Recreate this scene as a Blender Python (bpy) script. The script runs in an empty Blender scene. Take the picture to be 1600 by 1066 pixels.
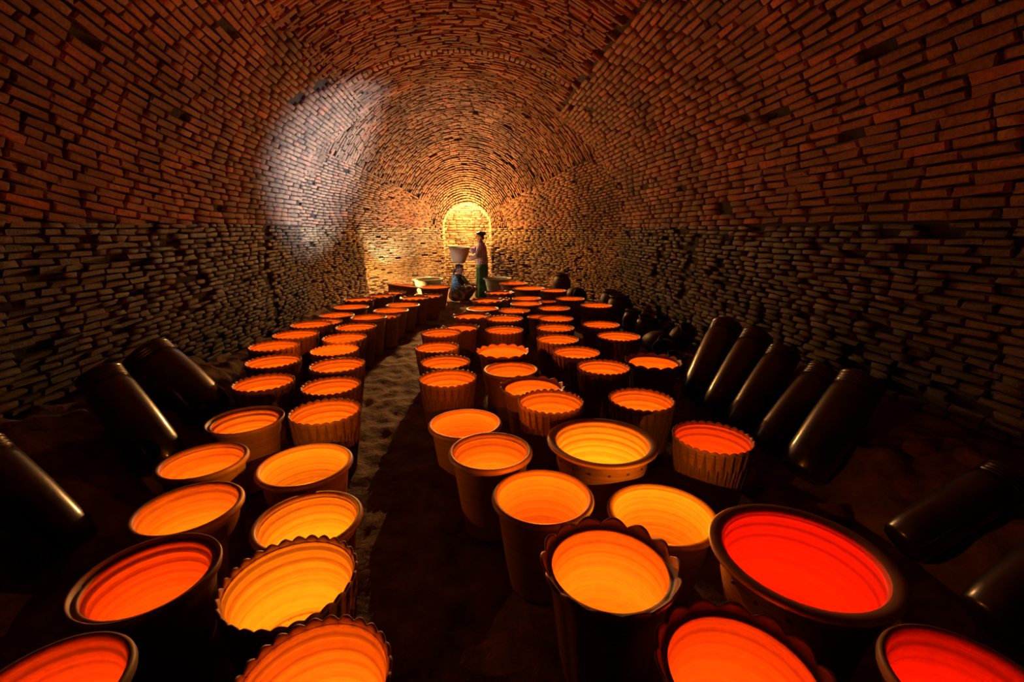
import bpy, bmesh, math, random
import numpy as np
from mathutils import Vector, Matrix, noise

random.seed(7)
rng = np.random.default_rng(7)
scene = bpy.context.scene
COL = scene.collection

# ------------------------------------------------------------------ camera, world, lights, exposure
cam_data = bpy.data.cameras.new('camera')
cam_data.sensor_width = 36.0
cam_data.sensor_fit = 'HORIZONTAL'
cam_data.lens = 710.0 / 1600.0 * 36.0
cam_data.clip_start = 0.02
cam = bpy.data.objects.new('camera', cam_data)
COL.objects.link(cam)
PITCH, YAW = math.radians(13.7), math.radians(5.47)
FWD = Vector((math.sin(YAW) * math.cos(PITCH), math.cos(YAW) * math.cos(PITCH), -math.sin(PITCH)))
cam.location = (0, 0, 1.55)
cam.rotation_euler = FWD.to_track_quat('-Z', 'Y').to_euler()
scene.camera = cam

world = bpy.data.worlds.new('world')
scene.world = world
world.use_nodes = True
world.node_tree.nodes['Background'].inputs[0].default_value = (1.0, 0.55, 0.3, 1)
world.node_tree.nodes['Background'].inputs[1].default_value = 0.0

scene.view_settings.view_transform = 'Standard'
scene.view_settings.look = 'None'
scene.view_settings.gamma = 1.0
scene.view_settings.exposure = 0.0
scene.view_settings.use_curve_mapping = False

POT_WATTS = 3.4                     # lamp standing in each pot
TONES = {'y': (1.0, 0.24, 0.005), 'o': (1.0, 0.145, 0.003), 'r': (1.0, 0.06, 0.001), 'R': (1.0, 0.012, 0.0005)}


def add_light(name, kind, loc, watts, color, radius=0.05, target=None, angle=60, blend=0.3):
    d = bpy.data.lights.new(name, kind)
    d.energy = watts
    d.color = color
    d.shadow_soft_size = radius
    if kind == 'SPOT':
        d.spot_size = math.radians(angle)
        d.spot_blend = blend
    o = bpy.data.objects.new(name, d)
    COL.objects.link(o)
    o.location = loc
    if target is not None:
        o.rotation_euler = (Vector(target) - Vector(loc)).to_track_quat('-Z', 'Y').to_euler()
    return o


# lamps at the far end: one hung high inside the niche, then unseen fills added under its arch and low behind the bowls,
# and two cool unseen spots added to wash the haunch of the vault
add_light('niche_lamp', 'POINT', (0.05, 12.45, 2.5), 230, (1.0, 0.66, 0.24), 0.05)
add_light('arch_fill', 'SPOT', (0.0, 11.85, 2.0), 190, (1.0, 0.47, 0.14), 0.0, (-1.5, 2.0, 2.7), 100, 0.8)  # added fill for the long vault, no fixture hangs here
add_light('arch_glow', 'POINT', (0.0, 11.6, 1.95), 430, (1.0, 0.46, 0.12), 0.0)  # added fill that warms the side walls and arch surround
add_light('low_fill_by_niche', 'SPOT', (2.0, 9.7, 0.35), 2600, (1.0, 0.40, 0.09), 0.0, (1.75, 10.7, 0.47), 160, 0.04)  # unseen wide spot, added and angled to light only the apse end
add_light('low_fill_behind_bowls', 'SPOT', (-1.65, 10.35, 0.4), 170, (1.0, 0.5, 0.15), 0.0, (-1.4, 11.35, 0.52), 160, 0.04)  # unseen left counterpart, added to brighten the apse
add_light('path_fill', 'SPOT', (-0.15, 11.8, 2.05), 1300, (1.0, 0.44, 0.13), 0.0, (-0.62, 5.2, 0.0), 30, 0.9)  # added grazing fill down the path, no fixture
add_light('bowl_fill', 'POINT', (-0.95, 11.2, 0.5), 45, (1.0, 0.62, 0.26), 0.0)  # added warm fill hidden behind the grey basin
add_light('cool_spot_vault', 'SPOT', (2.0, 9.3, 0.5), 6000, (0.60, 0.80, 1.0), 0.0, (-2.55, 8.85, 2.75), 44, 1.0)  # unseen spot added to make the pale patch on the vault
add_light('cool_spot_apse', 'SPOT', (-1.7, 10.3, 0.35), 330, (0.92, 1.0, 0.80), 0.0, (-1.45, 11.2, 2.1), 90, 0.6)  # unseen spot added to make the pale patch on the apse
add_light('women_fill', 'SPOT', (-2.0, 8.4, 0.8), 80, (0.9, 0.95, 1.0), 0.05, (0.0, 10.4, 0.75), 24, 0.6)  # unseen fill added to light the two women

# ------------------------------------------------------------------ helpers
def link(o, parent=None):
    COL.objects.link(o)
    if parent is not None:
        o.parent = parent
    return o


def mesh_obj(name, me, mat=None, parent=None):
    if mat is not None and not me.materials:
        me.materials.append(mat)
    return link(bpy.data.objects.new(name, me), parent)


def empty(name, loc=(0, 0, 0), rz=0.0):
    o = bpy.data.objects.new(name, None)
    o.empty_display_size = 0.1
    COL.objects.link(o)
    o.location = loc
    o.rotation_euler = (0, 0, rz)
    return o


def tag(o, label, cat, group=None, kind=None):
    o['label'] = label
    if cat:
        o['category'] = cat
    if group:
        o['group'] = group
    if kind:
        o['kind'] = kind
    return o


def py_mesh(name, verts, faces, smooth=True):
    me = bpy.data.meshes.new(name)
    me.from_pydata([tuple(v) for v in verts], [], [tuple(f) for f in faces])
    if smooth:
        me.polygons.foreach_set('use_smooth', [True] * len(me.polygons))
    me.update()
    return me


def new_mat(name):
    m = bpy.data.materials.new(name)
    m.use_nodes = True
    nt = m.node_tree
    return m, nt, nt.nodes['Principled BSDF']


def node(nt, kind, **kw):
    n = nt.nodes.new(kind)
    for k, v in kw.items():
        setattr(n, k, v)
    return n


def ramp(nt, stops):
    r = node(nt, 'ShaderNodeValToRGB')
    e = r.color_ramp.elements
    while len(e) < len(stops):
        e.new(0.5)
    for el, (p, c) in zip(e, stops):
        el.position = p
        el.color = (*c, 1)
    return r


# ------------------------------------------------------------------ materials
def brick_material(name, stops, rough=0.78, bump=0.8, stain=0.45):
    m, nt, b = new_mat(name)
    L = nt.links.new
    geo = node(nt, 'ShaderNodeNewGeometry')
    att = node(nt, 'ShaderNodeAttribute', attribute_name='tint')
    oi = node(nt, 'ShaderNodeObjectInfo')
    add = node(nt, 'ShaderNodeMath', operation='ADD')
    L(att.outputs['Fac'], add.inputs[0]); L(oi.outputs['Random'], add.inputs[1])
    fr = node(nt, 'ShaderNodeMath', operation='FRACT')
    L(add.outputs[0], fr.inputs[0])
    cr = ramp(nt, stops)
    L(fr.outputs[0], cr.inputs[0])
    n1 = node(nt, 'ShaderNodeTexNoise'); n1.inputs['Scale'].default_value = 38; n1.inputs['Detail'].default_value = 6
    n1.inputs['Roughness'].default_value = 0.7
    L(geo.outputs['Position'], n1.inputs['Vector'])
    n2 = node(nt, 'ShaderNodeTexNoise'); n2.inputs['Scale'].default_value = 1.3; n2.inputs['Detail'].default_value = 5
    L(geo.outputs['Position'], n2.inputs['Vector'])
    mr = node(nt, 'ShaderNodeMapRange'); mr.inputs['From Min'].default_value = 0.3; mr.inputs['From Max'].default_value = 0.7
    mr.inputs['To Min'].default_value = 0.45; mr.inputs['To Max'].default_value = 1.25
    L(n1.outputs['Fac'], mr.inputs['Value'])
    mr2 = node(nt, 'ShaderNodeMapRange'); mr2.inputs['From Min'].default_value = 0.35; mr2.inputs['From Max'].default_value = 0.6
    mr2.inputs['To Min'].default_value = 1.0 - stain; mr2.inputs['To Max'].default_value = 1.1
    L(n2.outputs['Fac'], mr2.inputs['Value'])
    mu = node(nt, 'ShaderNodeMath', operation='MULTIPLY')
    L(mr.outputs[0], mu.inputs[0]); L(mr2.outputs[0], mu.inputs[1])
    mx = node(nt, 'ShaderNodeVectorMath', operation='SCALE')
    L(cr.outputs['Color'], mx.inputs[0]); L(mu.outputs[0], mx.inputs['Scale'])
    L(mx.outputs[0], b.inputs['Base Color'])
    b.inputs['Roughness'].default_value = rough
    b.inputs['Specular IOR Level'].default_value = 0.4
    bp = node(nt, 'ShaderNodeBump'); bp.inputs['Strength'].default_value = bump; bp.inputs['Distance'].default_value = 0.02
    L(n1.outputs['Fac'], bp.inputs['Height']); L(bp.outputs[0], b.inputs['Normal'])
    return m


def noise_mat(name, c1, c2, scale, rough=0.8, bump=0.3, dist=0.01, coords='Object', spec=0.4, coat=0.0):
    m, nt, b = new_mat(name)
    L = nt.links.new
    tc = node(nt, 'ShaderNodeTexCoord')
    n = node(nt, 'ShaderNodeTexNoise'); n.inputs['Scale'].default_value = scale; n.inputs['Detail'].default_value = 6
    n.inputs['Roughness'].default_value = 0.65
    L(tc.outputs[coords], n.inputs['Vector'])
    cr = ramp(nt, [(0.32, c1), (0.68, c2)])
    L(n.outputs['Fac'], cr.inputs[0]); L(cr.outputs['Color'], b.inputs['Base Color'])
    b.inputs['Roughness'].default_value = rough
    b.inputs['Specular IOR Level'].default_value = spec
    b.inputs['Coat Weight'].default_value = coat
    b.inputs['Coat Roughness'].default_value = 0.15
    bp = node(nt, 'ShaderNodeBump'); bp.inputs['Strength'].default_value = bump; bp.inputs['Distance'].default_value = dist
    L(n.outputs['Fac'], bp.inputs['Height']); L(bp.outputs[0], b.inputs['Normal'])
    return m


def clay_mat(name, c1, c2, ring_bump=0.35, rough=0.7, spec=0.35):
    """thrown clay: fine horizontal turning lines following the height, plus speckle"""
    m, nt, b = new_mat(name)
    L = nt.links.new
    tc = node(nt, 'ShaderNodeTexCoord')
    mp = node(nt, 'ShaderNodeMapping'); mp.inputs['Scale'].default_value = (1.2, 1.2, 75)
    L(tc.outputs['Object'], mp.inputs['Vector'])
    n = node(nt, 'ShaderNodeTexNoise'); n.inputs['Scale'].default_value = 1.0; n.inputs['Detail'].default_value = 4
    n.inputs['Roughness'].default_value = 0.7
    L(mp.outputs[0], n.inputs['Vector'])
    n2 = node(nt, 'ShaderNodeTexNoise'); n2.inputs['Scale'].default_value = 26; n2.inputs['Detail'].default_value = 5
    L(tc.outputs['Object'], n2.inputs['Vector'])
    mixf = node(nt, 'ShaderNodeMath', operation='MULTIPLY_ADD')
    mixf.inputs[1].default_value = 0.7
    L(n.outputs['Fac'], mixf.inputs[0])
    half = node(nt, 'ShaderNodeMath', operation='MULTIPLY'); half.inputs[1].default_value = 0.3
    L(n2.outputs['Fac'], half.inputs[0]); L(half.outputs[0], mixf.inputs[2])
    cr = ramp(nt, [(0.36, c1), (0.58, c2)])
    L(mixf.outputs[0], cr.inputs[0]); L(cr.outputs['Color'], b.inputs['Base Color'])
    b.inputs['Roughness'].default_value = rough
    b.inputs['Specular IOR Level'].default_value = spec
    bp = node(nt, 'ShaderNodeBump'); bp.inputs['Strength'].default_value = ring_bump; bp.inputs['Distance'].default_value = 0.006
    L(mixf.outputs[0], bp.inputs['Height']); L(bp.outputs[0], b.inputs['Normal'])
    return m


def leaf_mat(name, c1, c2):
    """carved leaf: dark chevron vein lines either side of a midrib, from the leaf's own uv"""
    m, nt, b = new_mat(name)
    L = nt.links.new
    uv = node(nt, 'ShaderNodeUVMap')
    sx = node(nt, 'ShaderNodeSeparateXYZ'); L(uv.outputs[0], sx.inputs[0])
    ab = node(nt, 'ShaderNodeMath', operation='ABSOLUTE'); L(sx.outputs['X'], ab.inputs[0])
    k = node(nt, 'ShaderNodeMath', operation='MULTIPLY_ADD'); k.inputs[1].default_value = 26.0
    L(ab.outputs[0], k.inputs[0])
    k2 = node(nt, 'ShaderNodeMath', operation='MULTIPLY'); k2.inputs[1].default_value = -62.0
    L(sx.outputs['Y'], k2.inputs[0]); L(k2.outputs[0], k.inputs[2])
    sn = node(nt, 'ShaderNodeMath', operation='SINE'); L(k.outputs[0], sn.inputs[0])
    cr = ramp(nt, [(0.12, c1), (0.45, c2)])
    mr = node(nt, 'ShaderNodeMapRange'); mr.inputs['From Min'].default_value = -1
    L(sn.outputs[0], mr.inputs['Value']); L(mr.outputs[0], cr.inputs[0])
    L(cr.outputs['Color'], b.inputs['Base Color'])
    b.inputs['Roughness'].default_value = 0.75
    bp = node(nt, 'ShaderNodeBump'); bp.inputs['Strength'].default_value = 0.8; bp.inputs['Distance'].default_value = 0.004
    L(mr.outputs[0], bp.inputs['Height']); L(bp.outputs[0], b.inputs['Normal'])
    return m


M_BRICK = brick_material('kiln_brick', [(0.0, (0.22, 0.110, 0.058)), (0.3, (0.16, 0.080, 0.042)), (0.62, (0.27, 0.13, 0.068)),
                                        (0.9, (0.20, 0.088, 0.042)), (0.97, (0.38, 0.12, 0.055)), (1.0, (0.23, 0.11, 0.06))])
M_SOOT_DIM = brick_material('weathered_dim_brick', [(0.0, (0.085, 0.045, 0.025)), (0.35, (0.045, 0.026, 0.016)), (0.7, (0.135, 0.066, 0.034)),
                                            (1.0, (0.075, 0.038, 0.020))], rough=0.55, bump=0.9, stain=0.6)  # soot and wear, with the dimness low on the walls also in the colour
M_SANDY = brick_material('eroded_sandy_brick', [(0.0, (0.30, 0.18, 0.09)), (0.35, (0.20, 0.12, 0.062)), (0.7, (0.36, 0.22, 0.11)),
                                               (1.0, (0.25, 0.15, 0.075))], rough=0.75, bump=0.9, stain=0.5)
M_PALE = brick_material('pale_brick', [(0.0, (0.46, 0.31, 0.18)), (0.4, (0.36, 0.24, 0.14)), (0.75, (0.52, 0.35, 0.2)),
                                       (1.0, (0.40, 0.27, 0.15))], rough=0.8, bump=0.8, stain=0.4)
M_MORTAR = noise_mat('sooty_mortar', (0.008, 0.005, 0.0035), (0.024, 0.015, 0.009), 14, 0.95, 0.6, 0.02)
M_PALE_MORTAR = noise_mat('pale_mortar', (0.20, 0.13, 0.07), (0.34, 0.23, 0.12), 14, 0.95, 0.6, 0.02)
M_FLOOR = noise_mat('packed_earth', (0.06, 0.032, 0.017), (0.25, 0.145, 0.072), 5.5, 0.9, 0.9, 0.05)
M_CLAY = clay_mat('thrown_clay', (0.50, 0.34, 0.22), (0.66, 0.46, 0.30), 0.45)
M_CLAY_OUT = clay_mat('shaded_outer_clay', (0.22, 0.115, 0.065), (0.34, 0.19, 0.11), 0.3)  # same clay as inside, darkened to put shade into the pot exteriors
M_CLAY_RIM = clay_mat('rim_clay', (0.30, 0.16, 0.09), (0.42, 0.24, 0.14), 0.15, 0.5, 0.5)
M_LEAF = leaf_mat('carved_leaf_clay', (0.05, 0.024, 0.014), (0.42, 0.24, 0.135))
M_GREY_CLAY = clay_mat('unfired_grey_clay', (0.31, 0.32, 0.21), (0.42, 0.43, 0.29), 0.2)
M_GLAZE = noise_mat('black_brown_glaze', (0.010, 0.007, 0.005), (0.035, 0.022, 0.014), 9, 0.32, 0.35, 0.006, spec=0.6, coat=0.6)
M_DARKPOT = noise_mat('dark_unglazed_jar', (0.03, 0.02, 0.014), (0.085, 0.05, 0.032), 12, 0.5, 0.3, 0.006)
M_ROCK = noise_mat('reddish_rubble', (0.10, 0.05, 0.03), (0.24, 0.12, 0.07), 9, 0.9, 0.9, 0.03)

# ------------------------------------------------------------------ the kiln: profile of the vaulted chamber
W0, B0, ZS = 3.0, 2.7, 1.6              # half width, vault rise, springing height
Y_START, Y_END = -2.0, 9.35             # long chamber; the apse closes it beyond
YA0, YA1 = 8.6, 12.0
WD, BD = 0.62, 0.60                     # niche opening half width and arch rise
TH_C = math.radians(53.5)                 # side vault below, ring-laid crown above


def apse_wb(y):
    t = min(max((y - YA0) / (YA1 - YA0), 0.0), 1.0)
    w = WD + (W0 - WD) * (1 - t ** 1.7) ** (1 / 1.7)
    b = BD + (B0 + 0.18 - BD) * (1 - t ** 2.1) ** 0.5
    return w, b


def half_w(y):
    return apse_wb(y)[0] if y > YA0 else W0


PJ = np.array([list(v) for v in (
    Vector((math.cos(YAW), -math.sin(YAW), 0)),
    Vector((math.cos(YAW), -math.sin(YAW), 0)).cross(FWD), FWD)])
CAM = np.array([0, 0, 1.55])


def shown_size(P, area):
    """rough size in the picture: used only to choose which bricks become objects of their own"""
    d = (P - CAM) @ PJ.T
    z = np.maximum(d[:, 2], 0.05)
    u, v = 710 * d[:, 0] / z, 710 * d[:, 1] / z
    ok = (d[:, 2] > 0.3) & (np.abs(u) < 790) & (np.abs(v) < 525)
    return np.where(ok, area * (710 / z) ** 2, 0.0)


# one worn brick: back outline, front outline, chamfered face
BX = []
for dz, sx, sy in ((-0.5, 0.97, 0.95), (0.28, 0.97, 0.94), (0.5, 0.88, 0.72)):
    for a, b_ in ((-1, -1), (1, -1), (1, 1), (-1, 1)):
        BX.append((0.5 * a * sx, 0.5 * b_ * sy, dz))
BX = np.array(BX)
BF = np.array([(8, 9, 10, 11)] + [(4 + i, 4 + (i + 1) % 4, 8 + (i + 1) % 4, 8 + i) for i in range(4)] +
              [(i, (i + 1) % 4, 4 + (i + 1) % 4, 4 + i) for i in range(4)])


def brick_variant(k, rough):
    v = BX.copy()
    v[4:] += rng.normal(0, 1, (8, 3)) * np.array([0.018, 0.05, 0.07]) * rough
    me = py_mesh('brick_mesh', v, BF, False)
    a = me.attributes.new('tint', 'FLOAT', 'POINT')
    a.data.foreach_set('value', [k / 8.0] * len(v))
    return me


class Bricks:
    """collects brick poses for one piece of the setting"""
    def __init__(self):
        self.p, self.u, self.v, self.n, self.s = [], [], [], [], []

    def put(self, p, u, v, n, size):
        u = Vector(u).normalized(); n = Vector(n); n = (n - u * n.dot(u)).normalized()
        vv = n.cross(u)
        self.p.append(p); self.u.append(u); self.v.append(vv); self.n.append(n); self.s.append(size)

    def build(self, parent, mat, rough=1.0, singles=300, kind_name='brick'):
        P = np.array([list(x) for x in self.p]); U = np.array([list(x) for x in self.u])
        V = np.array([list(x) for x in self.v]); N = np.array([list(x) for x in self.n]); S = np.array(self.s)
        k = len(P)
        # small turn in the plane of the wall and a little rock out of it
        a = rng.normal(0, 0.018 * rough, k)[:, None]
        U, V = U * np.cos(a) + V * np.sin(a), V * np.cos(a) - U * np.sin(a)
        a = rng.normal(0, 0.035 * rough, k)[:, None]
        V, N = V * np.cos(a) + N * np.sin(a), N * np.cos(a) - V * np.sin(a)
        P = P + N * rng.normal(0, 0.006 * rough, k)[:, None]
        size = shown_size(P, S[:, 0] * S[:, 1])
        order = np.argsort(-size)
        single = order[:singles]
        single = single[size[single] > 60]
        rest = np.setdiff1d(np.arange(k), single)
        var = [brick_variant(i, rough) for i in range(8)]
        for i in single:
            me = var[int(rng.integers(8))]
            o = mesh_obj(kind_name, me, mat, parent)
            M = np.eye(4)
            M[:3, 0] = U[i] * S[i, 0]; M[:3, 1] = V[i] * S[i, 1]; M[:3, 2] = N[i] * S[i, 2]; M[:3, 3] = P[i]
            o.matrix_world = Matrix(M.tolist())
        m = len(rest)
        if m:
            v = np.repeat(BX[None], m, 0)
            v[:, 4:] += rng.normal(0, 1, (m, 8, 3)) * np.array([0.018, 0.05, 0.07]) * rough
            s = S[rest]
            co = (P[rest][:, None] + v[:, :, :1] * (U[rest] * s[:, :1])[:, None] + v[:, :, 1:2] * (V[rest] * s[:, 1:2])[:, None]
                  + v[:, :, 2:] * (N[rest] * s[:, 2:])[:, None])
            me = bpy.data.meshes.new('brickwork_mesh')
            nf = m * len(BF)
            me.vertices.add(m * 12); me.vertices.foreach_set('co', co.astype(np.float32).ravel())
            fc = (BF[None] + (np.arange(m) * 12)[:, None, None]).reshape(-1)
            me.loops.add(nf * 4); me.loops.foreach_set('vertex_index', fc.astype(np.int32))
            me.polygons.add(nf); me.polygons.foreach_set('loop_start', (np.arange(nf) * 4).astype(np.int32))
            me.update(calc_edges=True)
            at = me.attributes.new('tint', 'FLOAT', 'POINT')
            at.data.foreach_set('value', np.repeat(rng.random(m), 12).astype(np.float32))
            o = mesh_obj('brickwork', me, mat, parent)
            o['kind'] = 'stuff'


def grid_surface(name, fn, us, vs, mat, flip=False):
    verts = [fn(u, v) for u in us for v in vs]
    nv = len(vs)
    faces = []
    for i in range(len(us) - 1):
        for j in range(nv - 1):
            f = (i * nv + j, (i + 1) * nv + j, (i + 1) * nv + j + 1, i * nv + j + 1)
            faces.append(f[::-1] if flip else f)
    me = py_mesh(name, verts, faces)
    o = mesh_obj(name, me, mat)
    o['kind'] = 'structure'
    return o


def vault(th, y, w=W0, b=B0):
    return Vector((w * math.cos(th), y, ZS + b * math.sin(th)))


def vault_n(th, w=W0, b=B0):
    return Vector((-math.cos(th) / w, 0, -math.sin(th) / b)).normalized()


# stretches where bricks have fallen out: (y, angle above springing or height, radius)
HOLES = {-1: [(7.3, 0.83, 0.13), (7.55, 0.74, 0.09), (7.1, 0.7, 0.1), (7.75, 0.9, 0.06), (6.0, 0.05, 0.1)],
         1: [(8.2, 0.78, 0.1), (4.1, 0.28, 0.09), (3.1, 0.42, 0.09), (5.2, 0.06, 0.1)]}


def side_bricks(sgn, parent_name):
    # backing shell: battered lower wall, then the haunch of the vault
    prof = [(ZS * i / 8, None) for i in range(9)] + [(None, TH_C * 1.03 * i / 14) for i in range(1, 15)]

    def fn(y, k):
        z, th = prof[k]
        if th is None:
            return Vector((sgn * half_w(y), y, z - 0.0))
        p = vault(th, y)
        w, b = (W0, B0)
        return Vector((sgn * p.x, y, p.z))
    ys = np.linspace(Y_START, YA0, 40)
    o = grid_surface(parent_name, fn, list(ys), list(range(len(prof))), M_MORTAR, flip=(sgn > 0))
    br = Bricks()
    # haunch: long courses running with the kiln
    pitch = 0.073
    dth = pitch / 2.85
    # on one side the courses climb towards the kiln mouth
    def climb(yy):
        return (max(0.0, 6.5 - yy) ** 2 / 40, -max(0.0, 6.5 - yy) / 20) if sgn < 0 else (0.0, 0.0)
    th = dth * 0.5 - (0.32 if sgn < 0 else 0.0)
    row = 0
    while th < TH_C - dth * 0.3:
        y = 0.5 + random.uniform(0, 0.25)
        while y < Y_END:
            ln = random.choice((0.30, 0.27, 0.32, 0.16, 0.29, 0.24)) * random.uniform(0.92, 1.08)
            yc = y + ln / 2
            y += ln + 0.012
            wv = 0.006 * math.sin(yc * 1.7 + row * 0.6) + 0.01 * math.sin(yc * 0.6 + row * 0.11)
            up_, slope = climb(yc)
            t2 = th + (wv + up_) / 2.85
            if t2 < 0.008 or t2 > TH_C - dth * 0.3 or (yc > YA0 + 0.05 and t2 < 0.35):
                continue
            gone = random.random() < 0.012 or any((yc - hy) ** 2 + (2.8 * (t2 - ht)) ** 2 < hr * hr for hy, ht, hr in HOLES[sgn])
            if gone:
                continue
            p = vault(t2, yc); n = vault_n(t2)
            p.x *= sgn; n.x *= sgn
            tg = Vector((-sgn * W0 * math.sin(t2), 0, B0 * math.cos(t2))).normalized()
            br.put(p + n * 0.012, Vector((0, 1, 0)) + tg * slope, None, n, (ln, pitch - 0.012 + random.uniform(-0.006, 0.003), 0.075))
        th += dth
        row += 1
    br.build(o, M_BRICK, 1.0, singles=190)
    # lower wall: thinner, eroded courses
    lo = Bricks()
    z = 0.03
    row = 0
    while z < ZS - 0.01:
        h = random.uniform(0.046, 0.058)
        y = 0.5 + random.uniform(0, 0.2)
        while y < YA0 + 0.1:
            ln = random.uniform(0.13, 0.27)
            yc = y + ln / 2
            y += ln + 0.01
            er = noise.noise(Vector((yc * 1.1, z * 1.6, sgn * 9.0)))
            if random.random() < 0.03 + max(0, er - 0.25) * 0.8:
                continue
            crack = sgn < 0 and abs(yc - 7.15 - 0.1 * math.sin(z * 5)) < 0.07
            crack = crack or (sgn > 0 and abs(yc - 5.9 + 0.35 * (z - 1.2)) < 0.09 and z > 0.5)
            if crack:
                continue
            out = 0.012 + 0.02 * er
            lo.put(Vector((sgn * (W0 - out), yc, z + h / 2 + 0.012 * math.sin(yc * 1.3 + row * 0.2))), (0, 1, 0), (0, 0, 1),
                   Vector((-sgn, 0, 0)), (ln, h - 0.008, 0.075))
        z += h
        row += 1
    lo.build(o, M_SOOT_DIM, 1.45, singles=110)
    return o


wall_left = side_bricks(-1, 'wall_left')
wall_right = side_bricks(1, 'wall_right')

# crown of the long chamber: rings of brick laid across, stepping down at its far end
ceiling = grid_surface('ceiling', lambda y, t: vault(t, y), list(np.linspace(Y_START, Y_END, 40)),
                       list(np.linspace(TH_C * 0.98, math.pi - TH_C * 0.98, 30)), M_MORTAR, flip=True)
cb = Bricks()
y = 0.6
ring = 0
while y < Y_END:
    soldier = 7.85 < y < 8.0
    wid = 0.2 if soldier else random.uniform(0.066, 0.076)
    a0 = TH_C + random.uniform(-0.03, 0.05)
    a1 = math.pi - TH_C + random.uniform(-0.05, 0.03)
    th = a0
    while th < a1:
        ln = (0.072 if soldier else random.choice((0.28, 0.25, 0.3, 0.15))) * random.uniform(0.92, 1.08)
        tc = th + ln / 2 / 2.8
        th += (ln + 0.012) / 2.8
        if random.random() < 0.012:
            continue
        # rings lean a little, as in pitched-brick vaulting
        yc = y + wid / 2 - 0.10 * math.cos(tc) ** 2 + 0.008 * math.sin(tc * 9 + ring)
        p = vault(tc, yc); n = vault_n(tc)
        u = Vector((-W0 * math.sin(tc), 0, B0 * math.cos(tc)))
        cb.put(p + n * 0.014, u, None, n, (ln, wid - 0.013, 0.075))
    y += wid
    ring += 1
cb.build(ceiling, M_BRICK, 1.0)

vs, fs = [], []
for i in range(31):
    t = TH_C * 0.9 + (math.pi - TH_C * 1.8) * i / 30
    p = vault(t, Y_END)
    vs += [(p.x, Y_END, p.z), (p.x * 1.12, Y_END + 0.02, ZS + (p.z - ZS) * 1.12)]
fs = [(2 * i, 2 * i + 1, 2 * i + 3, 2 * i + 2) for i in range(30)]
mesh_obj('end_face', py_mesh('crown_end', vs, fs), M_MORTAR, ceiling)

# apse: rings closing down on the niche, plan curving in
al = np.linspace(0, math.pi / 2, 400)
ay = YA0 + (YA1 - YA0) * np.sin(al)
aw = np.array([apse_wb(v)[0] for v in ay]); ab = np.array([apse_wb(v)[1] for v in ay])
arc_top = np.concatenate([[0], np.cumsum(np.hypot(np.diff(ay), np.diff((aw + ab) / 2)))])
arc_low = np.concatenate([[0], np.cumsum(np.hypot(np.diff(ay), np.diff(aw)))])


def apse_at(s, table):
    return float(np.interp(s, table, ay)), float(np.interp(s, table, aw)), float(np.interp(s, table, ab))


def apse_point(s, th, table=arc_top):
    yy, w, b = apse_at(s, table)
    return Vector((w * math.cos(th), yy, ZS + b * math.sin(th)))


prof_n = 8


def apse_fn(s, k):
    yy, w, b = apse_at(s, arc_top)
    if k <= prof_n:
        return Vector((w, yy, ZS * k / prof_n))
    if k >= prof_n + 40:
        return Vector((-w, yy, ZS * (1 - (k - prof_n - 40) / prof_n)))
    th = math.pi * (k - prof_n) / 40
    return Vector((w * math.cos(th), yy, ZS + b * math.sin(th)))


wall_back = grid_surface('wall_back', apse_fn, list(np.linspace(0, arc_top[-1], 60)), list(range(2 * prof_n + 41)), M_MORTAR, flip=True)
ap = Bricks()
TH_A, S_A = 0.50, float(np.interp(1.15, ((aw + ab) / 2)[::-1], arc_top[::-1]))
s = 0.0
ring = 0
while s < arc_top[-1] - 0.03:
    wid = 0.054
    th = random.uniform(0, 0.06)
    yy, w, b = apse_at(s + wid / 2, arc_top)
    rad = (w + b) / 2
    while th < math.pi:
        ln = random.choice((0.21, 0.18, 0.22, 0.12)) * random.uniform(0.9, 1.1)
        if rad < 1.2:
            ln *= 0.6
        tc = th + ln / 2 / rad
        th += (ln + 0.011) / rad
        if tc > math.pi or random.random() < 0.012 or (min(tc, math.pi - tc) < TH_A and s < S_A):
            continue
        sc = s + wid / 2 + 0.006 * math.sin(tc * 8 + ring)
        p = apse_point(sc, tc)
        du = apse_point(sc, tc + 0.01) - apse_point(sc, tc - 0.01)
        dv = apse_point(min(sc + 0.01, arc_top[-1]), tc) - apse_point(sc - 0.01, tc)
        n = dv.cross(du).normalized()
        if n.dot(Vector((0, 8.0, 1.5)) - p) < 0:
            n = -n
        ap.put(p + n * 0.012, du, None, n, (ln, wid - 0.011, 0.07))
    s += wid
    ring += 1
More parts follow.
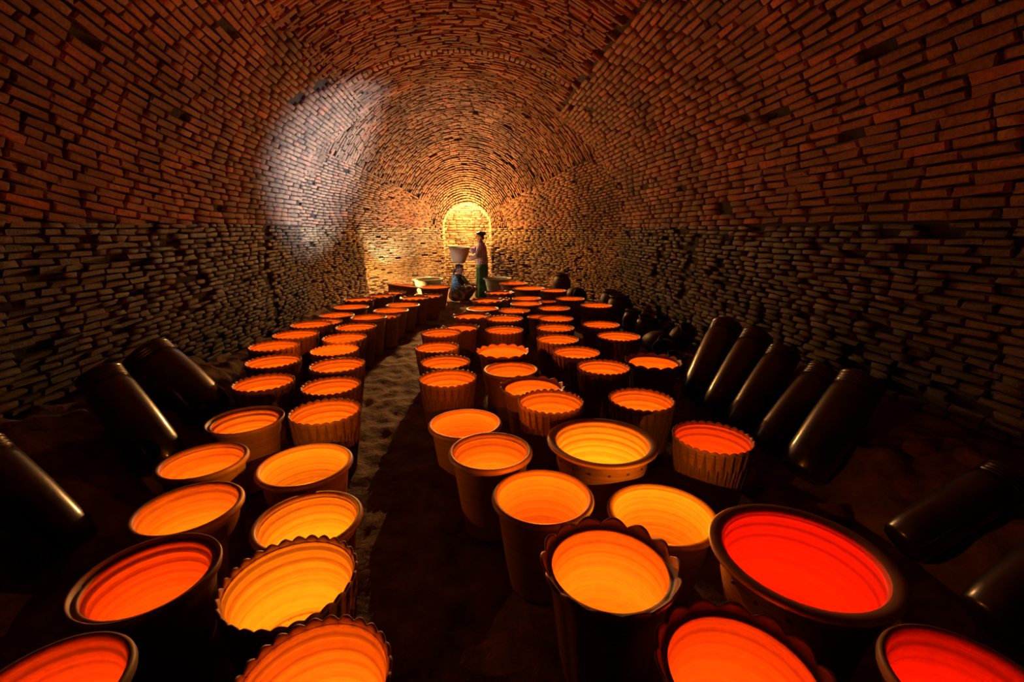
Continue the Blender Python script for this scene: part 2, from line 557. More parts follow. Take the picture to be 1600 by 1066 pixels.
# its flanks are coursed level, following the curve
for sgn in (0, 1):
    th = 0.012
    while th < TH_A:
        s = random.uniform(0, 0.2)
        while s < S_A:
            ln = random.uniform(0.13, 0.22)
            sc = s + ln / 2
            s += ln + 0.011
            if random.random() < 0.015:
                continue
            tc = th + 0.004 * math.sin(sc * 5)
            tc = math.pi - tc if sgn else tc
            p = apse_point(sc, tc)
            du = apse_point(sc + 0.01, tc) - apse_point(max(0, sc - 0.01), tc)
            dv = apse_point(sc, tc + 0.01) - apse_point(sc, tc - 0.01)
            n = dv.cross(du).normalized()
            if n.dot(Vector((0, 8.0, 1.5)) - p) < 0:
                n = -n
            ap.put(p + n * 0.012, du, None, n, (ln, 0.044, 0.07))
        th += 0.052 / 2.5
ap.build(wall_back, M_BRICK, 1.2)
apl = Bricks()
z = 0.03
while z < ZS:
    h = random.uniform(0.038, 0.048)
    for sgn in (-1, 1):
        s = random.uniform(0, 0.2)
        while s < arc_low[-1] - 0.05:
            ln = random.uniform(0.1, 0.2)
            sc = s + ln / 2
            s += ln + 0.01
            yy, w, b = apse_at(sc, arc_low)
            y2, w2, _ = apse_at(sc + 0.02, arc_low)
            er = noise.noise(Vector((sc * 1.3, z * 1.6, sgn * 4.0)))
            if random.random() < 0.03 + max(0, er - 0.3) * 0.6:
                continue
            u = Vector((sgn * (w2 - w), y2 - yy, 0)).normalized()
            n = Vector((-u.y * sgn, u.x * sgn, 0))
            if n.dot(Vector((0, 8.0, 0)) - Vector((sgn * w, yy, 0))) < 0:
                n = -n
            apl.put(Vector((sgn * w, yy, z + h / 2)) + n * (0.012 + 0.02 * er), u, None, n, (ln, h - 0.008, 0.07))
    z += h
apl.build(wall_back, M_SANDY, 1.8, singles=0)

# the niche beyond the arch: taller inside than its mouth, closed by a rough pale wall
NY = 13.0
niche = grid_surface('wall_niche', lambda k, j: Vector(((0.98 * math.cos(math.pi * k / 24)) if True else 0,
                                                        (YA1 + 0.06, NY)[j], 1.9 + 1.0 * math.sin(math.pi * k / 24))),
                     list(range(25)), [0, 1], M_PALE_MORTAR)
nb = Bricks()
for sgn in (-1, 1):
    me = py_mesh('niche_jamb', [(sgn * 0.98, YA1 + .06, 0), (sgn * 0.98, NY, 0), (sgn * 0.98, NY, 1.9), (sgn * 0.98, YA1 + .06, 1.9)], [(0, 1, 2, 3)])
    mesh_obj('jamb', me, M_PALE_MORTAR, niche)
mesh_obj('end_wall', py_mesh('niche_end', [(-1.05, NY, 0), (1.05, NY, 0), (1.05, NY, 3.0), (-1.05, NY, 3.0)], [(0, 1, 2, 3)]), M_PALE_MORTAR, niche)
z = 0.02
while z < 2.9:
    h = random.uniform(0.05, 0.085)
    x = -1.0 + random.uniform(0, 0.1)
    while x < 1.0:
        ln = random.uniform(0.1, 0.24)
        nb.put(Vector((x + ln / 2, NY - 0.02 + random.uniform(-0.02, 0.01), z + h / 2)), (1, 0, 0), None, (0, -1, 0), (ln, h - 0.008, 0.08))
        x += ln + 0.01
    for sgn in (-1, 1):
        if z < 1.9:
            yy = YA1 + 0.1
            while yy < NY:
                ln = random.uniform(0.12, 0.24)
                nb.put(Vector((sgn * 0.965, yy + ln / 2, z + h / 2)), (0, 1, 0), None, (-sgn, 0, 0), (ln, h - 0.008, 0.07))
                yy += ln + 0.01
    z += h
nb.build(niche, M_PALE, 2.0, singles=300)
# reveal of the arch mouth
mouth = [(WD, 0.0)] + [(WD, ZS * i / 4) for i in range(1, 5)] + [(WD * math.cos(math.pi * i / 24), ZS + BD * math.sin(math.pi * i / 24)) for i in range(1, 24)]
mouth += [(-WD, ZS * i / 4) for i in range(4, 0, -1)] + [(-WD, 0.0)]
outer = [(x * 1.5, 0 if zz < 0.01 else zz + (0.5 if abs(x) < WD * 0.999 else 0.25 * zz / ZS)) for x, zz in mouth]
vs, fs = [], []
for (x, zz), (xo, zo) in zip(mouth, outer):
    vs += [(x, YA1 - 0.03, zz), (x, YA1 + 0.22, zz), (xo, YA1 + 0.22, zo), (xo, YA1 + 0.03, zo)]
for i in range(len(mouth) - 1):
    a, b_ = 4 * i, 4 * i + 4
    fs += [(a, a + 1, b_ + 1, b_), (a + 1, a + 2, b_ + 2, b_ + 1)]
rv = mesh_obj('trim_1', py_mesh('arch_reveal', vs, fs), M_PALE_MORTAR)
rv['kind'] = 'structure'
rb = Bricks()
for i in range(len(mouth) - 1):
    (x0, z0), (x1, z1) = mouth[i], mouth[i + 1]
    d = math.hypot(x1 - x0, z1 - z0)
    kk = max(1, round(d / 0.075))
    for q in range(kk):
        f = (q + 0.5) / kk
        u = Vector((x1 - x0, 0, z1 - z0))
        c = Vector((x0 + (x1 - x0) * f, YA1 + 0.09, z0 + (z1 - z0) * f))
        n = Vector((0 - c.x, 0, (min(c.z, ZS) - c.z)))
        rb.put(c + n.normalized() * 0.01, u, None, n, (d / kk - 0.01, 0.22, 0.06))
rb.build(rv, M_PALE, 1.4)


# floor: packed earth, rough in the path, banked up against the side walls near the camera
def sstep(a, b, x):
    t = min(max((x - a) / (b - a), 0.0), 1.0)
    return t * t * (3 - 2 * t)


def bank_start(x, y):
    near = 1.92 if x > 0 else 1.88
    return near + 0.5 * sstep(3.6, 5.2, y)


def floor_z(x, y):
    base = 0.010 * math.sin(x * 2.1 + y * 0.7) * math.sin(y * 1.1)
    path = sstep(0.75, 0.5, abs(x + 0.62 - 0.03 * y))
    bump = noise.noise(Vector((x * 3.0, y * 2.4, 0))) * 0.030 + noise.noise(Vector((x * 9.0, y * 6.5, 4))) * 0.026
    k = max(0.0, abs(x) - bank_start(x, y))
    bank = 0.40 * math.tanh(0.72 * k * sstep(0, 0.25, k) / 0.40)
    bank *= 1 - 0.85 * sstep(4.4, 5.8, y)
    rough = sstep(0.05, 0.3, k)
    return base + bump * (0.18 + 0.9 * path + 2.2 * rough) + bank


fx = np.linspace(-3.1, 3.1, 260)
fy = np.linspace(-1.6, 13.05, 520)
floor = grid_surface('floor', lambda yy, xx: (xx, yy, floor_z(xx, yy)), list(fy), list(fx), M_FLOOR, flip=True)


# ------------------------------------------------------------------ pots
def spin(rings, seg, close_start=False, close_end=False):
    """rings: list of functions angle -> (r, z); returns verts, faces"""
    vs, fs = [], []
    for f in rings:
        for i in range(seg):
            a = 2 * math.pi * i / seg
            r, z = f(a)
            vs.append((r * math.cos(a), r * math.sin(a), z))
    for k in range(len(rings) - 1):
        for i in range(seg):
            j = (i + 1) % seg
            fs.append((k * seg + i, k * seg + j, (k + 1) * seg + j, (k + 1) * seg + i))
    if close_start:
        fs.append(tuple(range(seg))[::-1])
    if close_end:
        fs.append(tuple((len(rings) - 1) * seg + i for i in range(seg)))
    return vs, fs


def lerp_profile(pts, n):
    pts = np.array(pts, float)
    d = np.concatenate([[0], np.cumsum(np.hypot(*np.diff(pts, axis=0).T))])
    s = np.linspace(0, d[-1], n)
    return list(zip(np.interp(s, d, pts[:, 0]), np.interp(s, d, pts[:, 1])))


def ring_noise(z, seed):
    return (0.0016 * math.sin(z * 150 + seed) + 0.0014 * math.sin(z * 331 + seed * 2.3) + 0.0012 * math.sin(z * 78 + seed * 5.1))


# every pot is modelled at rim radius 0.22 and height 0.45 and then sized
def body_mesh(name, outer, inner, seed, outer_mod=None, inner_mod=None, seg=96, rings_amp=1.0):
    fo = [lambda a, r=r, z=z: ((r, z) if outer_mod is None else outer_mod(a, r, z)) for r, z in lerp_profile(outer, 22)]
    fi = [lambda a, r=r, z=z: (((r + rings_amp * ring_noise(z, seed)) if z < 0.43 else r, z) if inner_mod is None else inner_mod(a, r + rings_amp * ring_noise(z, seed), z))
          for r, z in lerp_profile(inner, 70)]
    vs, fs = spin(fo + fi, seg, close_start=True, close_end=True)
    me = py_mesh(name, vs, fs)
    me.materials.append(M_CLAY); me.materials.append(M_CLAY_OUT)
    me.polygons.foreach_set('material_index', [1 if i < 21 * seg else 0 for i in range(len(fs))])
    return me


def rim_mesh(name, section, mod=None, seg=128):
    """closed section of (r, z) swept round"""
    sec = section + [section[0]]
    fn = [lambda a, r=r, z=z: ((r, z) if mod is None else mod(a, r, z)) for r, z in sec]
    vs, fs = spin(fn, seg)
    return py_mesh(name, vs, fs)


def round_section(rc, zc, rr, rz, n=12):
    return [(rc + rr * math.cos(2 * math.pi * i / n), zc + rz * math.sin(2 * math.pi * i / n)) for i in range(n)]


def petal_mesh(name, r_at, count, z0, z1, width, lift, phase=0.0, tip=0.55):
    vs, fs, uvs = [], [], []
    NV, NU = 9, 5
    for k in range(count):
        ca = 2 * math.pi * (k + phase) / count
        base = len(vs)
        for i in range(NV):
            t = i / (NV - 1)
            w = width * (1 - max(0, (t - tip) / (1 - tip)) ** 1.8) * (0.8 + 0.2 * min(1, t / 0.3))
            z = z0 + (z1 - z0) * t
            for j in range(NU):
                u = -1 + 2 * j / (NU - 1)
                a = ca + u * w * math.pi / count
                r = r_at(z) + lift * (1 - u * u) + 0.0012 - (0.0035 if abs(u) == 1 else 0)
                vs.append((r * math.cos(a), r * math.sin(a), z)); uvs.append((u, t))
        for i in range(NV - 1):
            for j in range(NU - 1):
                q = base + i * NU + j
                fs.append((q, q + 1, q + NU + 1, q + NU))
    me = py_mesh(name, vs, fs)
    uvl = me.uv_layers.new(name='UVMap')
    for lp in me.loops:
        uvl.data[lp.index].uv = uvs[lp.vertex_index]
    return me


def join_uv(name, meshes):
    vs, fs, uv = [], [], []
    for m in meshes:
        b = len(vs)
        vs += [tuple(v.co) for v in m.vertices]
        l = m.uv_layers[0].data
        for p in m.polygons:
            fs.append(tuple(b + i for i in p.vertices))
            uv += [tuple(l[k].uv) for k in p.loop_indices]
    me = py_mesh(name, vs, fs)
    u = me.uv_layers.new(name='UVMap')
    for k, c in enumerate(uv):
        u.data[k].uv = c
    return me


KITS = {}

# plain pot with a rolled rim
def kit_plain(seed):
    outer = [(0.0, 0.0), (0.128, 0.0), (0.140, 0.012), (0.158, 0.12), (0.176, 0.25), (0.190, 0.36), (0.198, 0.425)]
    inner = [(0.194, 0.43), (0.182, 0.38), (0.166, 0.25), (0.146, 0.12), (0.126, 0.04), (0.08, 0.022), (0.0, 0.02)]
    kits = [('body', body_mesh('plain_body', outer[1:], inner[:-1], seed), M_CLAY),
            ('rim', rim_mesh('plain_rim', round_section(0.206, 0.434, 0.0145, 0.0165)), M_CLAY_RIM)]
    return kits


# pot with a broad stepped double rim
def kit_double(seed):
    outer = [(0.128, 0.0), (0.140, 0.012), (0.158, 0.12), (0.176, 0.25), (0.190, 0.36), (0.200, 0.425)]
    inner = [(0.186, 0.418), (0.176, 0.38), (0.164, 0.25), (0.146, 0.12), (0.126, 0.04), (0.08, 0.022)]
    sec = [(0.206, 0.415), (0.217, 0.425), (0.220, 0.440), (0.216, 0.450), (0.209, 0.448), (0.203, 0.432), (0.198, 0.428), (0.192, 0.436), (0.184, 0.434),
           (0.183, 0.418), (0.190, 0.410)]
    return [('body', body_mesh('double_body', outer, inner, seed, rings_amp=3.0), M_CLAY), ('rim', rim_mesh('double_rim', sec), M_CLAY_RIM)]


BUTTON = py_mesh('button', [(0.189, 0, 0.372)] + [(0.183, 0.0065 * math.cos(q * math.pi / 4), 0.372 + 0.0065 * math.sin(q * math.pi / 4)) for q in range(8)],
                 [(0, 1 + i, 1 + (i + 1) % 8) for i in range(8)])


# flared basin with a wide flat lip and pressed dots below it
def kit_basin(seed):
    outer = [(0.120, 0.0), (0.132, 0.012), (0.150, 0.14), (0.168, 0.27), (0.180, 0.33), (0.178, 0.36), (0.190, 0.41), (0.204, 0.432)]
    inner = [(0.186, 0.436), (0.178, 0.39), (0.162, 0.27), (0.138, 0.12), (0.114, 0.04), (0.07, 0.022)]
    sec = [(0.192, 0.420), (0.208, 0.426), (0.218, 0.436), (0.220, 0.444), (0.214, 0.450), (0.200, 0.449), (0.186, 0.444), (0.182, 0.434)]
    kit = [('body', body_mesh('basin_body', outer, inner, seed, rings_amp=1.6), M_CLAY), ('rim', rim_mesh('basin_rim', sec), M_CLAY_RIM)]
    for k in range(16):                                    # pressed button dots under the lip, one part each
        kit.append(('button', BUTTON, M_DARKPOT, 2 * math.pi * k / 16))
    return kit


# leaf-carved pot with a finely scalloped edge
def kit_leaf(seed, count=28):
    def r_out(z):
        return float(np.interp(z, [0, 0.015, 0.2, 0.36, 0.45], [0.138, 0.148, 0.178, 0.203, 0.214]))

    def sc(a):
        return abs(math.sin(a * count / 2))
    outer = [(r_out(z), z) for z in (0, 0.015, 0.1, 0.2, 0.3, 0.38, 0.43)]
    inner = [(0.203, 0.43), (0.196, 0.38), (0.172, 0.2), (0.148, 0.06), (0.12, 0.03), (0.08, 0.022)]
    body = body_mesh('leaf_body', outer, inner, seed, rings_amp=2.2)
    sec = [(0.211, 0.420), (0.217, 0.432), (0.220, 0.443), (0.217, 0.449), (0.210, 0.447), (0.204, 0.432), (0.203, 0.422)]
    rim = rim_mesh('scalloped_rim', sec, lambda a, r, z: (r + (0.0035 * (sc(a) - 0.6) if z > 0.43 else 0), z + (0.012 * (sc(a) - 0.85) if z > 0.43 else 0)), seg=count * 8)
    relief = join_uv('leaf_relief', [petal_mesh('p', r_out, count, 0.12, 0.437, 0.92, 0.007, 0.5, 0.35), petal_mesh('p', lambda z: r_out(z) + 0.003, count, 0.02, 0.335, 0.92, 0.008, 0.0, 0.3)])
    return [('body', body, M_CLAY), ('rim', rim, M_CLAY_RIM), ('leaf_relief', relief, M_LEAF)]


# fluted pot with a wavy turned-out lip
def kit_wavy(seed, lobes=13):
    def r_out(z):
        return float(np.interp(z, [0, 0.02, 0.2, 0.34, 0.42], [0.130, 0.142, 0.164, 0.182, 0.194]))

    def om(a, r, z):
        return r + 0.006 * abs(math.cos(a * lobes / 2)) * min(1, z / 0.1), z
    outer = [(r_out(z), z) for z in (0, 0.02, 0.1, 0.2, 0.3, 0.38, 0.42)]
    inner = [(0.190, 0.418), (0.182, 0.37), (0.162, 0.2), (0.140, 0.06), (0.11, 0.03), (0.07, 0.022)]
    body = body_mesh('fluted_body', outer, inner, seed, outer_mod=om, seg=lobes * 8, rings_amp=0.7)
    sec = [(0.192, 0.408), (0.206, 0.412), (0.216, 0.424), (0.222, 0.442), (0.219, 0.450), (0.213, 0.442), (0.205, 0.429), (0.196, 0.424), (0.188, 0.425), (0.187, 0.416)]

    def rm(a, r, z):
        w = abs(math.cos(a * lobes / 2)) - 0.55
        k = max(0, (r - 0.195) / 0.027)
        return r + 0.013 * w * k, z + 0.024 * w * k - 0.003 * k
    rim = rim_mesh('wavy_rim', sec, rm, seg=lobes * 12)
    return [('body', body, M_CLAY), ('rim', rim, M_CLAY_RIM)]


KITS['A'] = [kit_plain(1.0), kit_plain(4.2)]
KITS['D'] = [kit_double(2.0)]
KITS['W'] = [kit_basin(3.0)]
KITS['G'] = [kit_basin(6.0)]
KITS['B'] = [kit_leaf(1.5), kit_leaf(7.7, 26)]
KITS['C'] = [kit_wavy(2.5), kit_wavy(5.5, 14)]

KIND = {'A': 'smooth round-rimmed clay pot', 'B': 'leaf-carved scalloped clay pot', 'C': 'wavy-lipped fluted clay pot',
        'D': 'double-rimmed clay pot', 'W': 'wide flared clay basin', 'G': 'wide dotted flared clay basin'}
GLOW = {'y': 'yellow-orange', 'o': 'orange', 'r': 'red-orange', 'R': 'deep red'}
ROWS = {'LW': 'three-jar wall row', 'LP': 'path-edge row on three-jar side', 'RP': 'path-edge row on seven-jar side',
        'RS': 'second row in, seven-jar side', 'RT': 'third row in, seven-jar side', 'RW': 'seven-jar wall row'}
ORD = ['1st', '2nd', '3rd'] + ['%dth' % i for i in range(4, 30)]


def make_pot(kind, variant, x, y, h, r, label, tilt=None, lamp=None, z=None, mats=None, cat='pot', group=None, lift=-0.21):
    root = empty('planter_pot', (x, y, (floor_z(x, y) if z is None else z)), random.uniform(0, 6.28))
    if tilt:
        root.rotation_euler = tilt
    tag(root, label, cat, group)
    for nm, me, mat, *turn in KITS[kind][variant % len(KITS[kind])]:
        if mats:
            if nm == 'button':
                continue
            me = me.copy(); me.materials.clear()
            o = mesh_obj(nm, me, mats, root)
        else:
            o = mesh_obj(nm, me, mat, root)
        if turn:
            o.rotation_euler = (0, 0, turn[0])
        o.scale = (r / 0.22, r / 0.22, h / 0.45)
    if lamp:
        d = bpy.data.lights.new('pot_lamp', 'POINT')
        d.energy = POT_WATTS * (r / 0.22) ** 2 * (1.5 if lift > 0 else 1.0) * {'r': 0.8, 'R': 0.62}.get(lamp, 1.0)
        d.color = TONES[lamp]
        d.shadow_soft_size = 0.0
        l = bpy.data.objects.new('pot_lamp', d)
        link(l, root)
        l.location = (0, 0, h + lift)
    return root


POTS = [
    ('LW','A',-1.380,9.330,0.450,0.325,'o'), ('LW','C',-1.404,8.540,0.434,0.249,'o'), ('LW','C',-1.533,8.012,0.454,0.266,'o'),
    ('LW','C',-1.766,7.516,0.462,0.256,'o'), ('LW','A',-1.763,6.934,0.430,0.263,'o'), ('LW','A',-1.825,6.381,0.418,0.240,'o'),
    ('LW','B',-1.857,5.896,0.418,0.233,'o'), ('LW','B',-1.839,5.408,0.486,0.232,'o'), ('LW','B',-1.844,4.917,0.474,0.232,'o'),
    ('LW','B',-1.876,4.437,0.474,0.227,'o'), ('LW','B',-1.695,3.959,0.450,0.224,'o'), ('LW','B',-1.537,3.383,0.450,0.213,'o'),
    ('LW','D',-1.352,2.682,0.450,0.213,'o'), ('LW','A',-1.333,2.193,0.450,0.201,'o'), ('LW','A',-1.178,1.789,0.442,0.204,'o'),
    ('LW','D',-1.067,1.377,0.450,0.207,'r'), ('LW','A',-1.053,0.975,0.458,0.180,'r'), ('LP','A',-0.669,9.174,0.450,0.308,'o'),
    ('LP','C',-0.713,8.182,0.426,0.255,'o'), ('LP','C',-0.896,7.646,0.446,0.249,'o'), ('LP','A',-1.028,7.136,0.426,0.265,'o'),
    ('LP','A',-1.124,6.602,0.426,0.255,'o'), ('LP','C',-1.106,6.132,0.430,0.183,'o'), ('LP','A',-1.256,5.736,0.498,0.226,'o'),
    ('LP','B',-1.301,5.269,0.478,0.228,'o'), ('LP','B',-1.308,4.788,0.466,0.226,'o'), ('LP','B',-1.282,4.323,0.454,0.220,'o'),
    ('LP','B',-1.120,3.814,0.450,0.226,'o'), ('LP','B',-1.037,3.329,0.450,0.213,'o'), ('LP','B',-0.924,2.799,0.450,0.217,'o'),
    ('LP','A',-0.832,2.149,0.434,0.227,'y'), ('LP','A',-0.678,1.717,0.398,0.215,'y'), ('LP','B',-0.588,1.292,0.470,0.205,'y'),
    ('LP','B',-0.402,0.929,0.498,0.189,'o'), ('RP','C',0.558,8.251,0.450,0.262,'o'), ('RP','C',0.513,7.683,0.418,0.191,'o'),
    ('RP','C',0.295,7.230,0.482,0.265,'o'), ('RP','A',0.203,6.706,0.418,0.246,'o'), ('RP','C',0.031,6.025,0.450,0.250,'o'),
    ('RP','C',-0.107,5.364,0.434,0.223,'o'), ('RP','B',-0.307,4.934,0.466,0.222,'o'), ('RP','B',-0.325,4.424,0.450,0.216,'o'),
    ('RP','B',-0.216,3.893,0.450,0.217,'o'), ('RP','B',-0.172,3.325,0.450,0.220,'o'), ('RP','A',-0.038,2.551,0.446,0.221,'o'),
    ('RP','A',0.093,2.114,0.454,0.213,'o'), ('RP','A',0.296,1.714,0.442,0.218,'o'), ('RP','C',0.449,1.265,0.474,0.225,'o'),
    ('RS','A',0.976,9.743,0.450,0.322,'o'), ('RS','A',1.190,8.882,0.446,0.333,'o'), ('RS','A',0.963,7.462,0.446,0.254,'o'),
    ('RS','A',0.888,6.916,0.450,0.255,'o'), ('RS','B',0.653,6.468,0.430,0.235,'o'), ('RS','B',0.449,5.637,0.470,0.233,'o'),
    ('RS','B',0.394,5.035,0.450,0.220,'o'), ('RS','C',0.308,4.128,0.446,0.245,'o'), ('RS','A',0.340,3.633,0.418,0.233,'o'),
    ('RS','C',0.454,3.161,0.434,0.234,'o'), ('RS','B',0.508,2.699,0.498,0.211,'o'), ('RS','A',0.701,2.209,0.446,0.298,'y'),
    ('RS','A',0.816,1.673,0.360,0.235,'y'), ('RS','C',0.682,0.877,0.450,0.214,'r'), ('RT','B',1.599,8.425,0.454,0.251,'o'),
    ('RT','A',1.260,7.152,0.434,0.144,'o'), ('RT','B',1.241,6.474,0.450,0.238,'o'), ('RT','A',0.950,6.070,0.400,0.160,'o'),
    ('RT','B',1.116,5.684,0.450,0.229,'o'), ('RT','B',1.000,5.124,0.450,0.225,'o'), ('RT','B',0.914,4.533,0.450,0.222,'o'),
    ('RT','B',0.983,3.992,0.450,0.221,'o'), ('RT','B',1.100,3.522,0.450,0.219,'o'), ('RT','B',1.150,2.802,0.450,0.219,'o'),
    ('RT','B',1.329,2.205,0.450,0.213,'r'), ('RT','W',1.086,1.211,0.502,0.285,'R'), ('RT','A',1.160,0.739,0.510,0.179,'R'),
    ('RW','B',1.680,7.365,0.450,0.242,'o'), ('RW','B',1.917,6.630,0.450,0.242,'o'), ('RW','B',1.593,5.280,0.450,0.229,'o'),
    ('RW','B',1.609,4.656,0.450,0.234,'o'), ('RW','C',1.588,3.670,0.450,0.238,'o'), 
]
# lamps held a little above the mouth, so that they also catch the pot behind
LIFT = {('LP', 13): 0.10, ('RS', 12): 0.07, ('RP', 10): 0.08, ('RS', 7): 0.08, ('LP', 9): 0.08, ('RP', 12): 0.04}
count = {}
for i, (row, kind, x, y, h, r, tone) in enumerate(POTS):
    n = count.get(row, 0)
    count[row] = n + 1
    if kind == 'A' and row == 'RS' and r > 0.29 and y < 3:
        kind = 'G'
    tilt = None
    z = floor_z(x, y)
    if row == 'LW' and n == 0:                     # the basin resting tipped against its neighbour
        tilt = (math.radians(-1), math.radians(9), 0.4); z += 0.028
    make_pot(kind, i, x, y, h, r, '%s glowing %s, %s from women in %s' % (KIND[kind], GLOW[tone], ORD[n], ROWS[row]), tilt, tone, z,
             group='glowing clay pots set out in rows', lift=LIFT.get((row, n), -0.21))
# unlit pots by the women
make_pot('W', 0, -0.92, 10.62, 0.46, 0.36, 'unlit pale grey clay basin behind the squatting woman', mats=M_GREY_CLAY)
make_pot('W', 0, 0.66, 10.35, 0.5, 0.33, 'unlit pale grey clay basin beside the standing woman', mats=M_GREY_CLAY)


# ------------------------------------------------------------------ dark glazed jars leaning on the earth bank, small jars, rubble
def lathe_mesh(name, pts, seg=40, wob=0.0):
    vs, fs = spin([lambda a, r=r, z=z: (r * (1 + wob * math.sin(a * 3 + z * 7)), z) for r, z in pts], seg, close_start=True, close_end=True)
    return py_mesh(name, vs, fs)


def jar_kit(r, L):
    pr = [(0.80 * r, 0), (0.92 * r, 0.02), (1.0 * r, 0.18 * L), (1.02 * r, 0.5 * L), (0.98 * r, 0.80 * L), (0.93 * r, 0.88 * L)]
    body = lathe_mesh('jar_body', pr + [(0.86 * r, 0.885 * L), (0.88 * r, 0.8 * L), (0.9 * r, 0.3 * L), (0.7 * r, 0.05)], 40, 0.006)
    nk = [(0.90 * r, 0.875 * L)]
    for k in range(3):
        z = (0.885 + 0.03 * k) * L
        nk += [(0.90 * r, z), (0.95 * r, z + 0.008 * L), (0.95 * r, z + 0.018 * L), (0.90 * r, z + 0.026 * L)]
    nk += [(0.95 * r, 0.985 * L), (0.95 * r, L), (0.84 * r, L), (0.82 * r, 0.9 * L)]
    neck = lathe_mesh('jar_neck', nk, 40)
    return body, neck


def leaning_jar(B, T, r, label):
    B, T = Vector(B), Vector(T)
    ax = T - B
    L = ax.length
    e = empty('storage_jar', B)
    e.rotation_euler = ax.to_track_quat('Z', 'Y').to_euler()
    tag(e, label, 'jar', 'dark glazed jars leaning at the walls')
    b, n = jar_kit(r, L)
    mesh_obj('body', b, M_GLAZE, e)
    mesh_obj('ringed_neck', n, M_GLAZE, e)
    return e


JARS_R = [((1.98, 3.62, 0.12), (2.44, 4.02, 0.66), 0.15), ((1.97, 3.27, 0.12), (2.46, 3.58, 0.66), 0.135), ((1.96, 2.94, 0.12), (2.44, 3.20, 0.62), 0.125),
          ((1.98, 2.64, 0.11), (2.46, 2.80, 0.58), 0.125), ((1.97, 2.30, 0.12), (2.42, 2.46, 0.64), 0.135), ((1.99, 1.66, 0.12), (2.46, 1.66, 0.44), 0.105),
          ((1.92, 1.24, 0.11), (2.36, 1.30, 0.40), 0.105)]
for i, (B, T, r) in enumerate(JARS_R):
    leaning_jar(B, T, r, 'black glazed jar leaning on the bank, %s from women on the seven-jar side' % ORD[i])
JARS_L = [((-2.02, 3.50, 0.15), (-2.48, 3.62, 0.62), 0.19), ((-1.90, 2.78, 0.12), (-2.34, 2.98, 0.66), 0.135), ((-1.86, 2.02, 0.11), (-2.30, 2.16, 0.56), 0.115)]
for i, (B, T, r) in enumerate(JARS_L):
    leaning_jar(B, T, r, 'black glazed jar leaning on the bank, %s from women on the three-jar side' % ORD[i])


def small_jar(loc, r, h, rot, label):
    e = empty('small_jar', loc)
    e.rotation_euler = rot
    tag(e, label, 'jar', 'dark jars heaped along the wall')
    pr = [(0.6 * r, 0), (0.66 * r, 0.02 * h), (0.95 * r, 0.35 * h), (1.0 * r, 0.6 * h), (0.86 * r, 0.82 * h), (0.68 * r, 0.9 * h), (0.6 * r, 0.9 * h),
          (0.76 * r, 0.8 * h), (0.9 * r, 0.58 * h), (0.8 * r, 0.3 * h), (0.5 * r, 0.08 * h)]
    mesh_obj('body', lathe_mesh('small_jar_body', pr, 28), M_DARKPOT, e)
    mesh_obj('rim', lathe_mesh('small_jar_rim', [(0.66 * r, 0.88 * h), (0.78 * r, 0.95 * h), (0.80 * r, h), (0.70 * r, 1.0 * h), (0.60 * r, 0.93 * h), (0.60 * r, 0.88 * h)], 28), M_DARKPOT, e)


R_ = math.radians
SJ = [((2.02, 9.75), 0.20, 0.62, (0, 0, 0), 'tall dark jar standing at the curved end wall'),
      ((2.05, 9.15), 0.20, 0.42, (R_(78), 0, 0.35), 'dark jar lying with its round mouth towards the red-rimmed pots'),
      ((2.47, 7.75), 0.20, 0.52, (0, R_(4), 0), 'dark straight jar standing at the wall, first of a touching pair'),
      ((2.52, 7.28), 0.21, 0.50, (0, R_(-4), 0), 'dark straight jar standing at the wall, second of a touching pair'),
      ((2.40, 6.42), 0.15, 0.40, (0, R_(3), 0), 'small dark upright jar above the heap of tumbled jars'),
      ((2.46, 6.02), 0.16, 0.38, (R_(8), 0, 0), 'upright dark jar with open ring mouth in the heap'),
      ((2.30, 5.55), 0.15, 0.36, (R_(82), 0, 0.25), 'tumbled dark jar with its ring mouth turned outward in the heap'),
      ((2.62, 5.50), 0.15, 0.36, (R_(35), R_(20), 0), 'tilted dark jar against the wall behind the heap'),
      ((2.36, 5.02), 0.14, 0.34, (R_(70), 0, -0.7), 'tumbled dark jar at the end of the heap'),
      ((2.20, 4.55), 0.12, 0.26, (R_(12), 0, 0), 'squat dark jar at the foot of the heap')]
for (x, y), r, h, rot, lab in SJ:
    lying = abs(rot[0]) > 1.0
    small_jar((x, y, floor_z(x, y) + (r * 0.98 if lying else 0.02)), r, h, rot, lab)


def rock_mesh(seed, s):
    bm = bmesh.new()
    bmesh.ops.create_icosphere(bm, subdivisions=3, radius=1)
    for v in bm.verts:
        k = 1 + 0.35 * noise.noise(v.co * 1.3 + Vector((seed * 7, 0, 0))) + 0.12 * noise.noise(v.co * 4 + Vector((seed, 3, 0)))
        v.co = Vector((v.co.x * k * s[0], v.co.y * k * s[1], v.co.z * k * s[2]))
    me = bpy.data.meshes.new('rock_mesh')
    bm.to_mesh(me); bm.free()
    me.polygons.foreach_set('use_smooth', [True] * len(me.polygons))
    return me


